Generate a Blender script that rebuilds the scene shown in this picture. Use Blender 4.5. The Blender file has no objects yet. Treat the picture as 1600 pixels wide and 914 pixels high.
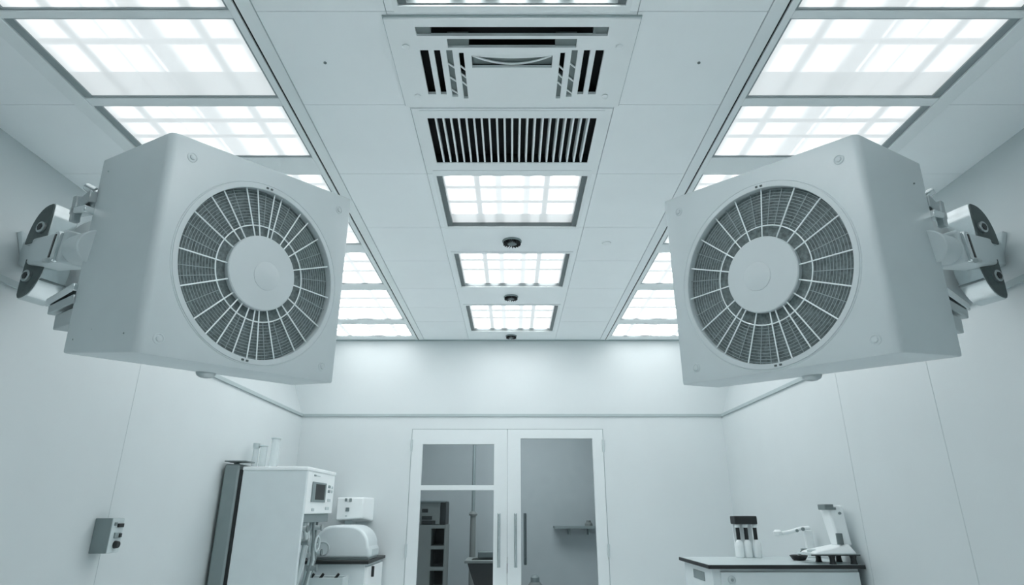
import bpy, bmesh, math, random
from mathutils import Vector, Matrix
random.seed(7)
SC = bpy.context.scene
COL = SC.collection
H = 1.36                      # camera height above the floor
F = 941.0                     # focal length in pixels of the 1600 px wide frame
PITCH = math.radians(19.9)
CP, SP = math.cos(PITCH), math.sin(PITCH)
CEIL = H + 1.625

# ------------------------------------------------------------------ materials
def mat(name, col, rough=0.5, metal=0.0, noise=0.0, nscale=8.0, bump=0.0, bscale=60.0, spec=0.5):
    m = bpy.data.materials.new(name); m.use_nodes = True
    nt = m.node_tree; b = nt.nodes['Principled BSDF']
    b.inputs['Roughness'].default_value = rough
    b.inputs['Metallic'].default_value = metal
    b.inputs['Specular IOR Level'].default_value = spec
    c = (col[0], col[1], col[2], 1)
    b.inputs['Base Color'].default_value = c
    tc = nt.nodes.new('ShaderNodeTexCoord')
    if noise:
        n = nt.nodes.new('ShaderNodeTexNoise'); n.inputs['Scale'].default_value = nscale
        n.inputs['Detail'].default_value = 4
        r = nt.nodes.new('ShaderNodeValToRGB')
        r.color_ramp.elements[0].position = .3; r.color_ramp.elements[1].position = .7
        r.color_ramp.elements[0].color = tuple(x*(1-noise) for x in col)+(1,)
        r.color_ramp.elements[1].color = tuple(min(1, x*(1+noise)) for x in col)+(1,)
        nt.links.new(tc.outputs['Object'], n.inputs['Vector'])
        nt.links.new(n.outputs['Fac'], r.inputs['Fac'])
        nt.links.new(r.outputs['Color'], b.inputs['Base Color'])
    if bump:
        n2 = nt.nodes.new('ShaderNodeTexNoise'); n2.inputs['Scale'].default_value = bscale
        bp = nt.nodes.new('ShaderNodeBump'); bp.inputs['Strength'].default_value = bump
        bp.inputs['Distance'].default_value = .002
        nt.links.new(tc.outputs['Object'], n2.inputs['Vector'])
        nt.links.new(n2.outputs['Fac'], bp.inputs['Height'])
        nt.links.new(bp.outputs['Normal'], b.inputs['Normal'])
    return m

M = {}
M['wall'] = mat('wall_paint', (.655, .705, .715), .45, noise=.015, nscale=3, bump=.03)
M['wall_shaded'] = mat('wall_paint_shaded', (.58, .63, .64), .45, noise=.015, nscale=3, bump=.03)  # wall paint again, darkened to stand in for dimmer light on the side walls
M['ceil'] = mat('ceiling_panel_paint', (.905, .945, .955), .4, noise=.02, nscale=2.5)
M['seam'] = mat('joint_grey', (.50, .56, .57), .6, noise=.03)
M['trim'] = mat('trim_grey', (.40, .47, .48), .5, noise=.03)
M['floor'] = mat('floor_vinyl', (.91, .93, .935), .35, noise=.03, nscale=12)
M['white'] = mat('white_enamel', (.86, .90, .905), .35, noise=.01)
M['doorpaint'] = mat('door_paint', (.70, .75, .76), .4, noise=.01)
M['rail'] = mat('rail_paint', (.83, .875, .88), .4, noise=.015)
M['frame'] = mat('light_frame_grey', (.30, .35, .36), .4, noise=.04)
M['framedark'] = mat('light_channel_dark', (.13, .16, .165), .4, noise=.06)
M['unit'] = mat('unit_powder_coat', (.53, .595, .61), .42, noise=.02, nscale=6, bump=.04, bscale=240)
M['unit_pale'] = mat('hub_powder_coat', (.545, .605, .62), .42, noise=.015, bump=.03, bscale=240)
M['wire'] = mat('grille_wire', (.80, .87, .88), .35, noise=.02)
M['fine'] = mat('fine_wire', (.31, .375, .385), .45, noise=.05)
M['mesh'] = mat('filter_dark', (.135, .172, .175), .7, noise=.35, nscale=90)
M['chrome'] = mat('brushed_chrome', (.66, .71, .72), .18, metal=1.0, noise=.04, nscale=25)
M['steel'] = mat('satin_steel', (.42, .47, .48), .35, metal=.8, noise=.05)
M['darkmetal'] = mat('dark_end_face', (.075, .10, .10), .6, metal=0, noise=.1, nscale=60)
M['black'] = mat('black_plastic', (.012, .016, .017), .5, noise=.1)
M['void'] = mat('duct_black', (.006, .009, .010), .9, noise=.1)
M['grey'] = mat('mid_grey_plastic', (.22, .27, .275), .5, noise=.05)
M['dgrey'] = mat('dark_grey_panel', (.17, .21, .215), .5, noise=.05)
M['pgrey'] = mat('pale_grey_panel', (.52, .59, .60), .4, noise=.03)
M['cab'] = mat('cabinet_enamel', (.68, .745, .76), .4, noise=.02)
M['screen'] = mat('screen_glass', (.010, .014, .016), .5, noise=.1)
M['loco'] = mat('louver_grey', (.17, .21, .21), .5, noise=.05)
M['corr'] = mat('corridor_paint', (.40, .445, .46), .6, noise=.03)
M['shelf'] = mat('shelf_grey', (.20, .225, .22), .6, noise=.06)

def glass_mat(name, tint, trans, rough=.05):
    m = bpy.data.materials.new(name); m.use_nodes = True
    nt = m.node_tree; nt.nodes.clear()
    o = nt.nodes.new('ShaderNodeOutputMaterial')
    t = nt.nodes.new('ShaderNodeBsdfTransparent'); t.inputs[0].default_value = tint+(1,)
    g = nt.nodes.new('ShaderNodeBsdfGlossy'); g.inputs['Roughness'].default_value = rough
    fr = nt.nodes.new('ShaderNodeFresnel'); fr.inputs[0].default_value = 1.25
    mx = nt.nodes.new('ShaderNodeMixShader')
    nt.links.new(fr.outputs[0], mx.inputs[0])
    nt.links.new(t.outputs[0], mx.inputs[1]); nt.links.new(g.outputs[0], mx.inputs[2])
    nt.links.new(mx.outputs[0], o.inputs[0])
    return m
M['glass'] = glass_mat('door_glass', (.80, .83, .84), .8)
def plastic_clear(name):
    m = bpy.data.materials.new(name); m.use_nodes = True
    b = m.node_tree.nodes['Principled BSDF']
    b.inputs['Base Color'].default_value = (.74, .81, .82, 1)
    b.inputs['Roughness'].default_value = .2
    b.inputs['Transmission Weight'].default_value = .1
    b.inputs['Alpha'].default_value = .45
    return m
M['clear'] = plastic_clear('milky_plastic')

BAR = .095     # brightness of the fittings' bars and unlit strips next to the lit cells
def lamp_mat(name, vbars, hbars, dim=None, peak=1.5):
    """lit prismatic diffuser: lamp cells seen through it, soft darker bars between them"""
    m = bpy.data.materials.new(name); m.use_nodes = True
    nt = m.node_tree; nt.nodes.clear()
    N, L = nt.nodes.new, nt.links.new
    out = N('ShaderNodeOutputMaterial'); em = N('ShaderNodeEmission')
    tc = N('ShaderNodeTexCoord'); sx = N('ShaderNodeSeparateXYZ')
    L(tc.outputs['Generated'], sx.inputs[0])
    def math_(op, a, b=None, c=None):
        n = N('ShaderNodeMath'); n.operation = op
        for i, v in enumerate((a, b, c)):
            if v is None: continue
            if isinstance(v, (int, float)): n.inputs[i].default_value = v
            else: L(v, n.inputs[i])
        return n.outputs[0]
    tot = None
    sums = [None, None, None]
    def add(o, ax):
        sums[ax] = o if sums[ax] is None else math_('ADD', sums[ax], o)
    for ax, bars in ((0, vbars), (1, hbars)):
        src = sx.outputs[ax]
        for c, w, soft, amp in bars:
            d = math_('ABSOLUTE', math_('SUBTRACT', src, c))
            mr = N('ShaderNodeMapRange'); mr.interpolation_type = 'SMOOTHSTEP'
            L(d, mr.inputs['Value'])
            mr.inputs['From Min'].default_value = w; mr.inputs['From Max'].default_value = w+soft
            mr.inputs['To Min'].default_value = amp; mr.inputs['To Max'].default_value = 0
            add(mr.outputs[0], ax)
    if dim:
        st, amp = dim
        mr = N('ShaderNodeMapRange'); L(sx.outputs[1], mr.inputs['Value'])
        mr.inputs['From Min'].default_value = st-.008; mr.inputs['From Max'].default_value = st+.008
        mr.inputs['To Min'].default_value = 0; mr.inputs['To Max'].default_value = amp
        add(mr.outputs[0], 2)
    if sums[0] is not None:
        tot = math_('MAXIMUM', sums[0], sums[1])
        if sums[2] is not None: tot = math_('ADD', math_('MULTIPLY', tot, .35), sums[2]) if dim[1] > 2 else math_('MAXIMUM', tot, math_('ADD', sums[2], math_('MULTIPLY', math_('MULTIPLY', sums[0], sums[2]), .3)))
    if tot is None: s = math_('ADD', peak, 0.0)
    else:
        k = math_('MINIMUM', tot, 1.15); k = math_('MAXIMUM', k, 0.0)
        s = math_('MULTIPLY', peak, math_('POWER', BAR/peak, k))
    em.inputs['Color'].default_value = (.985, 1.0, 1.01, 1)
    L(s, em.inputs['Strength'])
    df = N('ShaderNodeBsdfDiffuse'); df.inputs['Color'].default_value = (.78, .80, .80, 1)
    ad = N('ShaderNodeAddShader'); L(em.outputs[0], ad.inputs[0]); L(df.outputs[0], ad.inputs[1])
    L(ad.outputs[0], out.inputs[0])
    return m

# ------------------------------------------------------------------ mesh builder
class MB:
    def __init__(s): s.bm = bmesh.new()
    def box(s, x0, x1, y0, y1, z0, z1, mx=None):
        P = [(x, y, z) for x in (x0, x1) for y in (y0, y1) for z in (z0, z1)]
        return s.hexa([Vector(p) for p in P], mx)
    def hexa(s, P, mx=None):      # order: x outer, y, z inner
        v = [s.bm.verts.new(mx @ Vector(p) if mx else p) for p in P]
        for q in ((0,1,3,2),(4,6,7,5),(0,4,5,1),(2,3,7,6),(0,2,6,4),(1,5,7,3)):
            s.bm.faces.new([v[i] for i in q])
        return s
    def cyl(s, a, b, r0, r1=None, n=20, mx=None):
        r1 = r0 if r1 is None else r1
        a, b = Vector(a), Vector(b)
        if mx: a, b = mx @ a, mx @ b
        d = (b-a).normalized()
        t = Vector((0,0,1)) if abs(d.z) < .9 else Vector((1,0,0))
        e1 = d.cross(t).normalized(); e2 = d.cross(e1)
        A, B = [], []
        for i in range(n):
            q = 2*math.pi*i/n; w = e1*math.cos(q)+e2*math.sin(q)
            A.append(s.bm.verts.new(a+w*r0)); B.append(s.bm.verts.new(b+w*r1))
        for i in range(n):
            j = (i+1) % n
            s.bm.faces.new((A[i], A[j], B[j], B[i]))
        s.bm.faces.new(A[::-1]); s.bm.faces.new(B)
        return s
    def lathe(s, prof, c=(0,0,0), n=32, mx=None, close=True):   # prof: (r, z) about local z
        rings = []
        for r, z in prof:
            ring = []
            for i in range(n):
                q = 2*math.pi*i/n
                p = Vector((c[0]+r*math.cos(q), c[1]+r*math.sin(q), c[2]+z))
                ring.append(s.bm.verts.new(mx @ p if mx else p))
            rings.append(ring)
        for A, B in zip(rings, rings[1:]):
            for i in range(n):
                j = (i+1) % n
                s.bm.faces.new((A[i], A[j], B[j], B[i]))
        if close:
            s.bm.faces.new(rings[0][::-1]); s.bm.faces.new(rings[-1])
        return s
    def torus(s, R, r, n=72, m=8, mx=None, c=(0,0,0)):
        rings = []
        for i in range(n):
            q = 2*math.pi*i/n; ring = []
            for k in range(m):
                w = 2*math.pi*k/m
                p = Vector((c[0]+(R+r*math.cos(w))*math.cos(q), c[1]+(R+r*math.cos(w))*math.sin(q), c[2]+r*math.sin(w)))
                ring.append(s.bm.verts.new(mx @ p if mx else p))
            rings.append(ring)
        for i in range(n):
            A, B = rings[i], rings[(i+1) % n]
            for k in range(m):
                l = (k+1) % m
                s.bm.faces.new((A[k], B[k], B[l], A[l]))
        return s
    def prism(s, pts, a, b, fn):   # polygon pts (p,q), from a to b; fn(p,q,t)->xyz
        A = [s.bm.verts.new(fn(p, q, a)) for p, q in pts]
        B = [s.bm.verts.new(fn(p, q, b)) for p, q in pts]
        n = len(pts)
        for i in range(n):
            j = (i+1) % n
            s.bm.faces.new((A[i], A[j], B[j], B[i]))
        s.bm.faces.new(A[::-1]); s.bm.faces.new(B)
        return s
    def tube(s, pts, r, n=10, mx=None):
        pts = [Vector(p) for p in pts]
        if mx: pts = [mx @ p for p in pts]
        rings = []
        up = Vector((0.13, .21, 1)).normalized()
        for i, p in enumerate(pts):
            d = (pts[min(i+1, len(pts)-1)]-pts[max(i-1, 0)]).normalized()
            e1 = d.cross(up)
            if e1.length < .05: e1 = d.cross(Vector((1, 0, 0)))
            e1.normalize(); e2 = d.cross(e1)
            rings.append([s.bm.verts.new(p+(e1*math.cos(2*math.pi*k/n)+e2*math.sin(2*math.pi*k/n))*r) for k in range(n)])
        for A, B in zip(rings, rings[1:]):
            for k in range(n):
                l = (k+1) % n
                s.bm.faces.new((A[k], A[l], B[l], B[k]))
        s.bm.faces.new(rings[0][::-1]); s.bm.faces.new(rings[-1])
        return s
    def holed(s, x0, x1, y0, y1, z0, z1, holes):
        """plate in xy with rectangular through-holes"""
        xs = sorted({x0, x1, *[h[0] for h in holes], *[h[1] for h in holes]})
        ys = sorted({y0, y1, *[h[2] for h in holes], *[h[3] for h in holes]})
        solid = {}
        for i in range(len(xs)-1):
            for j in range(len(ys)-1):
                cx, cy = (xs[i]+xs[i+1])/2, (ys[j]+ys[j+1])/2
                solid[i, j] = not any(h[0] < cx < h[1] and h[2] < cy < h[3] for h in holes)
        cache = {}
        def V(i, j, z):
            k = (i, j, z)
            if k not in cache: cache[k] = s.bm.verts.new((xs[i], ys[j], z))
            return cache[k]
        for (i, j), ok in solid.items():
            if not ok: continue
            s.bm.faces.new((V(i,j,z1), V(i+1,j,z1), V(i+1,j+1,z1), V(i,j+1,z1)))
            s.bm.faces.new((V(i,j,z0), V(i,j+1,z0), V(i+1,j+1,z0), V(i+1,j,z0)))
            for di, dj, a, b in ((-1,0,(i,j+1),(i,j)), (1,0,(i+1,j),(i+1,j+1)), (0,-1,(i,j),(i+1,j)), (0,1,(i+1,j+1),(i,j+1))):
                if not solid.get((i+di, j+dj), False):
                    s.bm.faces.new((V(*a,z0), V(*b,z0), V(*b,z1), V(*a,z1)))
        return s
    def build(s, name, m, parent=None, loc=None, bevel=0, seg=2, angle=35, rotmx=None):
        """link as ONE mesh object; vertices were given in world space"""
        bm = s.bm
        bmesh.ops.recalc_face_normals(bm, faces=bm.faces[:])
        org = Vector(loc) if loc is not None else Vector((0,0,0))
        if parent is not None: org = Vector(ROOT[parent.name])
        bmesh.ops.translate(bm, verts=bm.verts[:], vec=-org)
        for f in bm.faces: f.smooth = True
        lim = math.radians(angle)
        for e in bm.edges:
            if len(e.link_faces) != 2 or e.calc_face_angle(0) > lim: e.smooth = False
        me = bpy.data.meshes.new(name); bm.to_mesh(me); bm.free()
        me.materials.append(m)
        o = bpy.data.objects.new(name, me); COL.objects.link(o)
        if parent is not None: o.parent = parent
        else: o.location = org
        ROOT[o.name] = tuple(org)
        if bevel:
            b = o.modifiers.new('bevel', 'BEVEL'); b.width = bevel; b.segments = seg
            b.limit_method = 'ANGLE'; b.angle_limit = math.radians(40)
        return o
ROOT = {}
def tag(o, label=None, cat=None, group=None, kind=None):
    if label: o['label'] = label
    if cat: o['category'] = cat
    if group: o['group'] = group
    if kind: o['kind'] = kind
    return o
def thing(name, label, cat, loc, group=None, kind=None):
    o = bpy.data.objects.new(name, None); COL.objects.link(o)
    o.location = loc; o.empty_display_size = .05
    ROOT[o.name] = tuple(loc)
    return tag(o, label, cat, group, kind)
def struct(o): o['kind'] = 'structure'; return o
def box(name, m, dims, parent=None, loc=None, bevel=0, seg=2):
    return MB().box(*dims).build(name, m, parent, loc, bevel, seg)

# ------------------------------------------------------------------ room shell
XW = 2.035            # side walls
YB = 5.9              # back wall
YN = -3.0             # wall behind the camera
ZT = H + .868         # height of the trim line
XC = 2.335            # where the leaning upper wall meets the ceiling
struct(box('floor', M['floor'], (-2.6, 2.6, YN-.1, 9.2, -.1, 0)))
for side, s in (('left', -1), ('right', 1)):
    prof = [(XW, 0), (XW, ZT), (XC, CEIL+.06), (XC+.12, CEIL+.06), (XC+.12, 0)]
    struct(MB().prism(prof, YN, YB, lambda p, q, t, s=s: Vector((s*p, t, q))).build('wall_'+side, M['wall_shaded']))
# back wall with the door opening
DX0, DX1, DZ = -.962, .875, H + .1254*YB
w = MB()
w.box(-XC-.1, DX0, YB, YB+.12, 0, CEIL+.06); w.box(DX1, XC+.1, YB, YB+.12, 0, CEIL+.06)
w.box(DX0, DX1, YB, YB+.12, DZ, CEIL+.06)
struct(w.build('wall_back', M['wall']))
struct(box('wall_front', M['wall'], (-XC-.1, XC+.1, YN-.12, YN, 0, CEIL+.06)))
# trim line round the room and vertical panel joints
struct(box('trim_1', M['trim'], (-XW+.012, XW-.012, YB-.012, YB, ZT-.012, ZT+.012)))
struct(box('trim_2', M['trim'], (-XW, -XW+.012, YN, YB, ZT-.014, ZT+.012)))
struct(box('trim_3', M['trim'], (XW-.012, XW, YN, YB, ZT-.014, ZT+.012)))
struct(box('trim_4', M['seam'], (-XW, -XW+.001, 3.2385, 3.2415, 0, ZT-.02)))
k = 5
for yy in (2.9, 3.74):
    struct(box('trim_%d' % k, M['seam'], (XW-.001, XW, yy-.0015, yy+.0015, 0, ZT-.02))); k += 1
struct(box('trim_7', M['trim'], (-XW, XW, YB-.012, YB, CEIL-.012, CEIL)))

# ceiling: panels on a slab, thin open joints between them
LAM = []                                     # openings (x0,x1,y0,y1)
CEN = [(-1.5, -.85), (-.25, .40), (.99, 1.602), (2.715, 3.309), (3.714, 4.351), (4.806, 5.575)]  # first two are unseen, added to brighten the fan boxes and ceiling
SIDE = [(1.0, 1.625), (1.66, 2.095), (2.146, 2.547), (2.705, 3.10), (3.16, 3.573), (3.703, 4.302), (4.43, 5.21), (5.35, 5.77)]
SX0, SX1 = .975, 1.79
OX = .39
AC = (-.45, .45, 1.65, 2.137)
GR = (-.372, .372, 2.2255, 2.587)
roof = MB().box(-XC-.2, XC+.2, YN-.1, YB+.12, CEIL+.06, CEIL+.12)
struct(roof.build('ceiling_slab', M['seam']))
g = .0014
yj = [YN, -1.74, -1.18, -.62, -.06, .5, 1.07, 1.63, 2.14, 2.70, 3.32, 3.84, 4.40, 4.86, 5.27, YB]
cm = MB()
for y0, y1 in zip(yj, yj[1:]):
    for s in (-1, 1):
        a, b = sorted((s*.4365, s*.887)); cm.box(a+g, b-g, y0+g, y1-g, CEIL, CEIL+.06)
        a, b = sorted((s*1.862, s*XC)); cm.box(a, b, y0+g, y1-g, CEIL, CEIL+.06)
# middle column: panels around lamps, cassette and grille
yc = [YN, -.62, .5, .93, 1.63, 2.1415, 2.70, 3.32, 5.7, YB]
for y0, y1 in zip(yc, yc[1:]):
    holes = []
    for a, b in CEN:
        if y0 < (a+b)/2 < y1: holes.append((-OX, OX, a, b))
    if y0 < 1.9 < y1: holes.append((-.43, .43, 1.672, 2.118))
    if y0 < 2.4 < y1: holes.append((GR[0]-.02, GR[1]+.02, GR[2]-.02, GR[3]+.02))
    cm.holed(-.4365+g, .4365-g, y0+g, y1-g, CEIL, CEIL+.06, holes)
struct(cm.build('ceiling', M['ceil']))
# side banks: plain panels nearer than the first lamps
sm_ = MB()
for s in (-1, 1):
    a, b = sorted((s*SX0, s*SX1)); sm_.box(a, b, YN, .97, CEIL, CEIL+.06)
    sm_.box(a, b, 5.80, YB, CEIL, CEIL+.06)
struct(sm_.build('ceiling_end_panels', M['ceil']))
k = 8
for s in (-1, 1):
    a, b = sorted((s*.8895, s*.941))
    struct(box('trim_%d' % k, M['rail'], (a, b, YN, YB, CEIL-.002, CEIL+.06))); k += 1
    a, b = sorted((s*.9495, s*SX0))
    struct(box('trim_%d' % k, M['rail'], (a, b, YN, YB, CEIL-.004, CEIL+.06))); k += 1
    a, b = sorted((s*.9412, s*.9493))
    struct(box('trim_%d' % k, M['void'], (a, b, YN, YB, CEIL+.003, CEIL+.06))); k += 1
    a, b = sorted((s*SX1, s*1.858))
    struct(box('trim_%d' % k, M['rail'], (a, b, YN, YB, CEIL-.006, CEIL+.06), bevel=.002)); k += 1

# ------------------------------------------------------------------ ceiling lights
vb_c = [(.245, .010, .035, 1.10), (.755, .010, .035, 1.10), (.40, .014, .04, .92), (.61, .014, .04, .92), (0.0, .012, .05, .9), (1.0, .012, .05, .9)]
hb_c = [(.27, .014, .045, 1.06), (.55, .014, .045, 1.06)]
# strengths balance the room: side banks weakest near the camera, middle row strongest there
P_MID = [3.2, 3.2, 3.2, 2.4, 2.2, 2.0]
P_SIDE = [.22, .22, .24, .28, .4, 1.1, 1.4, 1.35]
LM = [lamp_mat('lit_diffuser_middle', vb_c, hb_c, (.80, .97) if i == 3 else None, p_) for i, p_ in enumerate(P_MID)]
def side_bars(s):
    vb = [(.20, .006, .04, .95), (.82, .006, .04, .9), (.555, .04, .07, .75), (.515, .002, .012, -.5), (1.0, .008, .05, .8), (.36, .001, .015, .5), (.0, .015, .07, .7)]
    return vb if s < 0 else [(1-c, w_, so, am) for c, w_, so, am in vb]
hb_s = [(.28, .022, .04, 1.02), (.585, .018, .04, 1.0)]
for s, nm in ((-1, 'left'), (1, 'right')):
    M['lamp_'+nm] = [lamp_mat('lit_diffuser_'+nm, side_bars(s), [(.27, .022, .04, .85)] if i == 1 else hb_s, (.655, .85) if i == 1 else None, p_) for i, p_ in enumerate(P_SIDE)]
WHERE_C = ['added out of view as fill, second behind the camera', 'added out of view as fill, just behind the camera', 'middle row, cut by the picture top before the air conditioner',
           'middle row, just behind the slatted vent',
           'middle row, between the two nearer round diffusers',
           'middle row, closest to the back wall']
def light(name, x0, x1, y0, y1, lm, label, group, dark, rims, fm):
    cx, cy = (x0+x1)/2, (y0+y1)/2
    t = thing(name, label, 'ceiling light', (cx, cy, CEIL), group)
    e = .0015
    # metal channel that lines the opening, wider along the two long sides
    f = MB(); f.holed(x0+e, x1-e, y0+e, y1-e, CEIL+.002, CEIL+dark, [(x0+rims[0], x1-rims[1], y0+.007, y1-.007)])
    f.build('frame', fm, t)
    MB().box(x0+rims[0]*.8, x1-rims[1]*.8, y0+.005, y1-.005, CEIL+dark-.006, CEIL+dark+.004).build('diffuser', lm, t)
    return t
for (y0, y1), wh, i in zip(CEN, WHERE_C, range(6)):
    t = light('ceiling_light', -OX, OX, y0, y1, LM[i],
          'lit grid ceiling light, '+wh, 'ceiling lights of the middle row', .03, (.030, .030), M['framedark'])
    r = MB()       # bright outer lip flush with the ceiling
    r.holed(-OX-.018, OX+.018, y0-.03, y1+.03, CEIL-.004, CEIL-.0005, [(-OX, OX, y0, y1)])
    r.build('lip', M['white'], t)
ORD = ['cut by the picture top', 'second from the camera, dim far strip', 'third from the camera', 'fourth from the camera',
       'fifth from the camera', 'third from the back wall', 'second from the back wall', 'closest to back wall']
for s, nm in ((-1, 'left'), (1, 'right')):
    for i, (y0, y1) in enumerate(SIDE):
        x0, x1 = sorted((s*SX0, s*SX1))
        t = light('ceiling_light', x0, x1, y0, y1, M['lamp_'+nm][i],
              'lit grid ceiling light, %s bank, %s' % (nm, ORD[i]), 'ceiling lights of the %s bank' % nm, .014, (.034, .010) if s < 0 else (.010, .034), M['frame'])
    for i, (a, b) in enumerate(zip(SIDE, SIDE[1:])):
        x0, x1 = sorted((s*SX0, s*SX1))
        struct(box('trim_%d' % k, M['rail'], (x0, x1, a[1], b[0], CEIL-.003, CEIL+.06), bevel=.003)); k += 1
    x0, x1 = sorted((s*SX0, s*SX1))
    struct(box('trim_%d' % k, M['rail'], (x0, x1, .97, SIDE[0][0], CEIL-.003, CEIL+.06))); k += 1
    struct(box('trim_%d' % k, M['rail'], (x0, x1, SIDE[-1][1], 5.80, CEIL-.003, CEIL+.06))); k += 1

# ------------------------------------------------------------------ air conditioner cassette
def ceil_xy(x5, y5, Z=1.613):       # pixel of the 3.264x close-up -> x, y on the ceiling
    u, v = 580+x5/3.264, y5/3.264
    x, y = (u-800)/F, (457-v)/F
    d = Vector((x, CP-y*SP, SP+y*CP)); q = Z/d.z
    return d.x*q, d.y*q
t = thing('air_conditioner', 'white square air conditioner cassette with dark slots set in the ceiling', 'air conditioner', (0, 1.89, CEIL))
def yv(y5): return ceil_xy(720, y5)[1]
ZP0, ZP1 = CEIL-.014, CEIL-.001
rows = {'s1': (yv(135), yv(181)), 's2': (yv(197), yv(241)), 'sd': (yv(254), yv(479)), 'rec': (yv(282), yv(343))}
def xr(x5, y5): return round(ceil_xy(x5, y5)[0], 4)
a1 = abs(xr(222, 135)); a2 = abs(xr(385, 197))
holes = [(-a1, a1, *rows['s1']), (-a2, a2, *rows['s2'])]
sl = []
for xa, xb, ya in ((247, 291, 255), (318, 351, 255), (381, 413, 255), (446, 471, 268)):
    sl.append((abs(xr(xb, ya)), abs(xr(xa, ya))))
ysd = [rows['sd'], rows['sd'], (rows['sd'][0], yv(492)), (yv(267), yv(500))]
for (xa, xb), (ya, yb) in zip(sl, ysd):
    holes += [(xa, xb, ya, yb), (-xb, -xa, ya, yb)]
rx = abs(xr(511, 290))
holes.append((-rx, rx, *rows['rec']))
p = MB().holed(*AC, ZP0, ZP1, holes); p.build('face_panel', M['white'], t)
MB().holed(AC[0]-.004, AC[1]+.004, AC[2]-.006, AC[3]+.002, CEIL-.006, CEIL-.0012, [(AC[0]+.02, AC[1]-.02, AC[2]+.02, AC[3]-.02)]).build('outer_lip', M['trim'], t)
MB().holed(-.428, .428, 1.674, 2.116, CEIL-.0009, CEIL+.05, [(-.420, .420, 1.682, 2.108)]).box(-.428, .428, 1.674, 2.116, CEIL+.05, CEIL+.056).build('duct_box', M['void'], t)
# grey ends of the front slot, guide vanes in the second slot
for s in (-1, 1):
    a, b = sorted((s*(a1-.052), s*(a1-.001)))
    MB().box(a, b, rows['s1'][0], rows['s1'][1], CEIL-.004, CEIL+.02).build('slot_end', M['loco'], t)
    a, b = sorted((s*a2, s*.16))
    MB().box(a, b, rows['s2'][0], rows['s2'][1], CEIL-.004, CEIL+.02).build('slot_end', M['loco'], t)
    # louver vanes in the inner side slots, with pale cross bars
    for (xa, xb), (ya, yb), solid in ((sl[2], ysd[2], True), (sl[3], ysd[3], False)):
        a, b = sorted((s*xa, s*xb))
        v = MB(); v.box(a, b, ya if solid else ya+(yb-ya)*.5, yb, CEIL-.002, CEIL+.015); v.build('vane', M['loco'], t)
        for q in (.33, .5 if not solid else .62, .68 if not solid else .9):
            yy = ya+(yb-ya)*q
            MB().cyl((a, yy-.012, CEIL-.008), (b, yy+.012, CEIL-.008), .0035, n=8).build('cross_bar', M['white'], t)
# bowed lip in the centre recess
MB().box(-rx, rx, rows['rec'][0], rows['rec'][1], CEIL+.004, CEIL+.02).build('recess_back', M['loco'], t)
pts = []
for i in range(25):
    q = -1+2*i/24; x = q*rx*.97
    y = rows['rec'][0]+.012+(rows['rec'][1]-rows['rec'][0]-.022)*(1-q*q)
    pts.append((x, y, CEIL-.003))
MB().tube(pts, .004, 8).build('bowed_lip', M['white'], t)
top = []
for i in range(25):
    q = -1+2*i/24; top.append((q*rx, rows['rec'][0]+.014*(1-q*q)))
poly = [(-rx, rows['rec'][0]-.001)]+[(x, y) for x, y in top]+[(rx, rows['rec'][0]-.001)]
MB().prism(poly, ZP0, CEIL+.003, lambda p, q, z: Vector((p, q, z))).build('recess_brow', M['white'], t)
for x5, y5 in ((177, 235), (1265, 235), (238, 487), (1192, 487)):
    x, y = ceil_xy(x5, y5)
    MB().lathe([(.013, -.001), (.013, -.004), (.009, -.006)], (x, y, ZP0), 20).build('screw', M['white'], t)

# ------------------------------------------------------------------ slatted vent
t = thing('ceiling_vent', 'white slatted ceiling vent with black gaps between air conditioner and light', 'vent', (0, 2.4, CEIL))
MB().holed(-.432, .432, 2.158, 2.682, CEIL-.007, CEIL-.0005, [(GR[0], GR[1], GR[2], GR[3])]).build('frame', M['white'], t, bevel=.0015)
MB().holed(GR[0]-.018, GR[1]+.018, GR[2]-.018, GR[3]+.018, CEIL-.0004, CEIL+.05, [(GR[0]-.006, GR[1]+.006, GR[2]-.006, GR[3]+.006)]).box(GR[0]-.018, GR[1]+.018, GR[2]-.018, GR[3]+.018, CEIL+.05, CEIL+.057).build('duct_box', M['void'], t)
NS = 21
for i in range(NS):
    x = GR[0]+(GR[1]-GR[0])*(i+1)/(NS+1)
    mx = Matrix.Translation((x, 0, CEIL+.016)) @ Matrix.Rotation(math.radians(-4), 4, 'Y')
    MB().box(-.0042, .0042, GR[2]+.0005, GR[3]-.0005, -.018, .018, mx).build('slat', M['white'], t)
for yy in (2.168, 2.655):
    MB().box(-.40, .40, yy, yy+.006, CEIL-.0095, CEIL-.006).build('ridge', M['white'], t)

# ------------------------------------------------------------------ round diffusers
for (x, y, r, lab) in ((0, 3.52, .062, 'small dark toothed round ceiling diffuser, nearest and largest of the three'),
                       (-.008, 4.585, .058, 'small dark toothed round ceiling diffuser between the last two middle lights'),
                       (-.008, 5.745, .055, 'small dark toothed round ceiling diffuser beside the back wall')):
    t = thing('round_diffuser', lab, 'diffuser', (x, y, CEIL), 'round ceiling diffusers')
    MB().lathe([(r, 0), (r, -.006), (r*.9, -.012), (r*.86, -.004)], (x, y, CEIL), 32).build('rim', M['grey'], t)
    MB().lathe([(r*.55, -.002), (r*.5, -.02), (r*.2, -.028)], (x, y, CEIL), 24).build('core', M['dgrey'], t)
    v = MB()
    for i in range(18):
        q = 2*math.pi*i/18
        mx = Matrix.Translation((x, y, CEIL)) @ Matrix.Rotation(q, 4, 'Z') @ Matrix.Translation((r*.7, 0, -.014)) @ Matrix.Rotation(.5, 4, 'X')
        v.box(-r*.2, r*.2, -.0018, .0018, -.014, .012, mx)
    v.build('vanes', M['black'], t)
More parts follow.
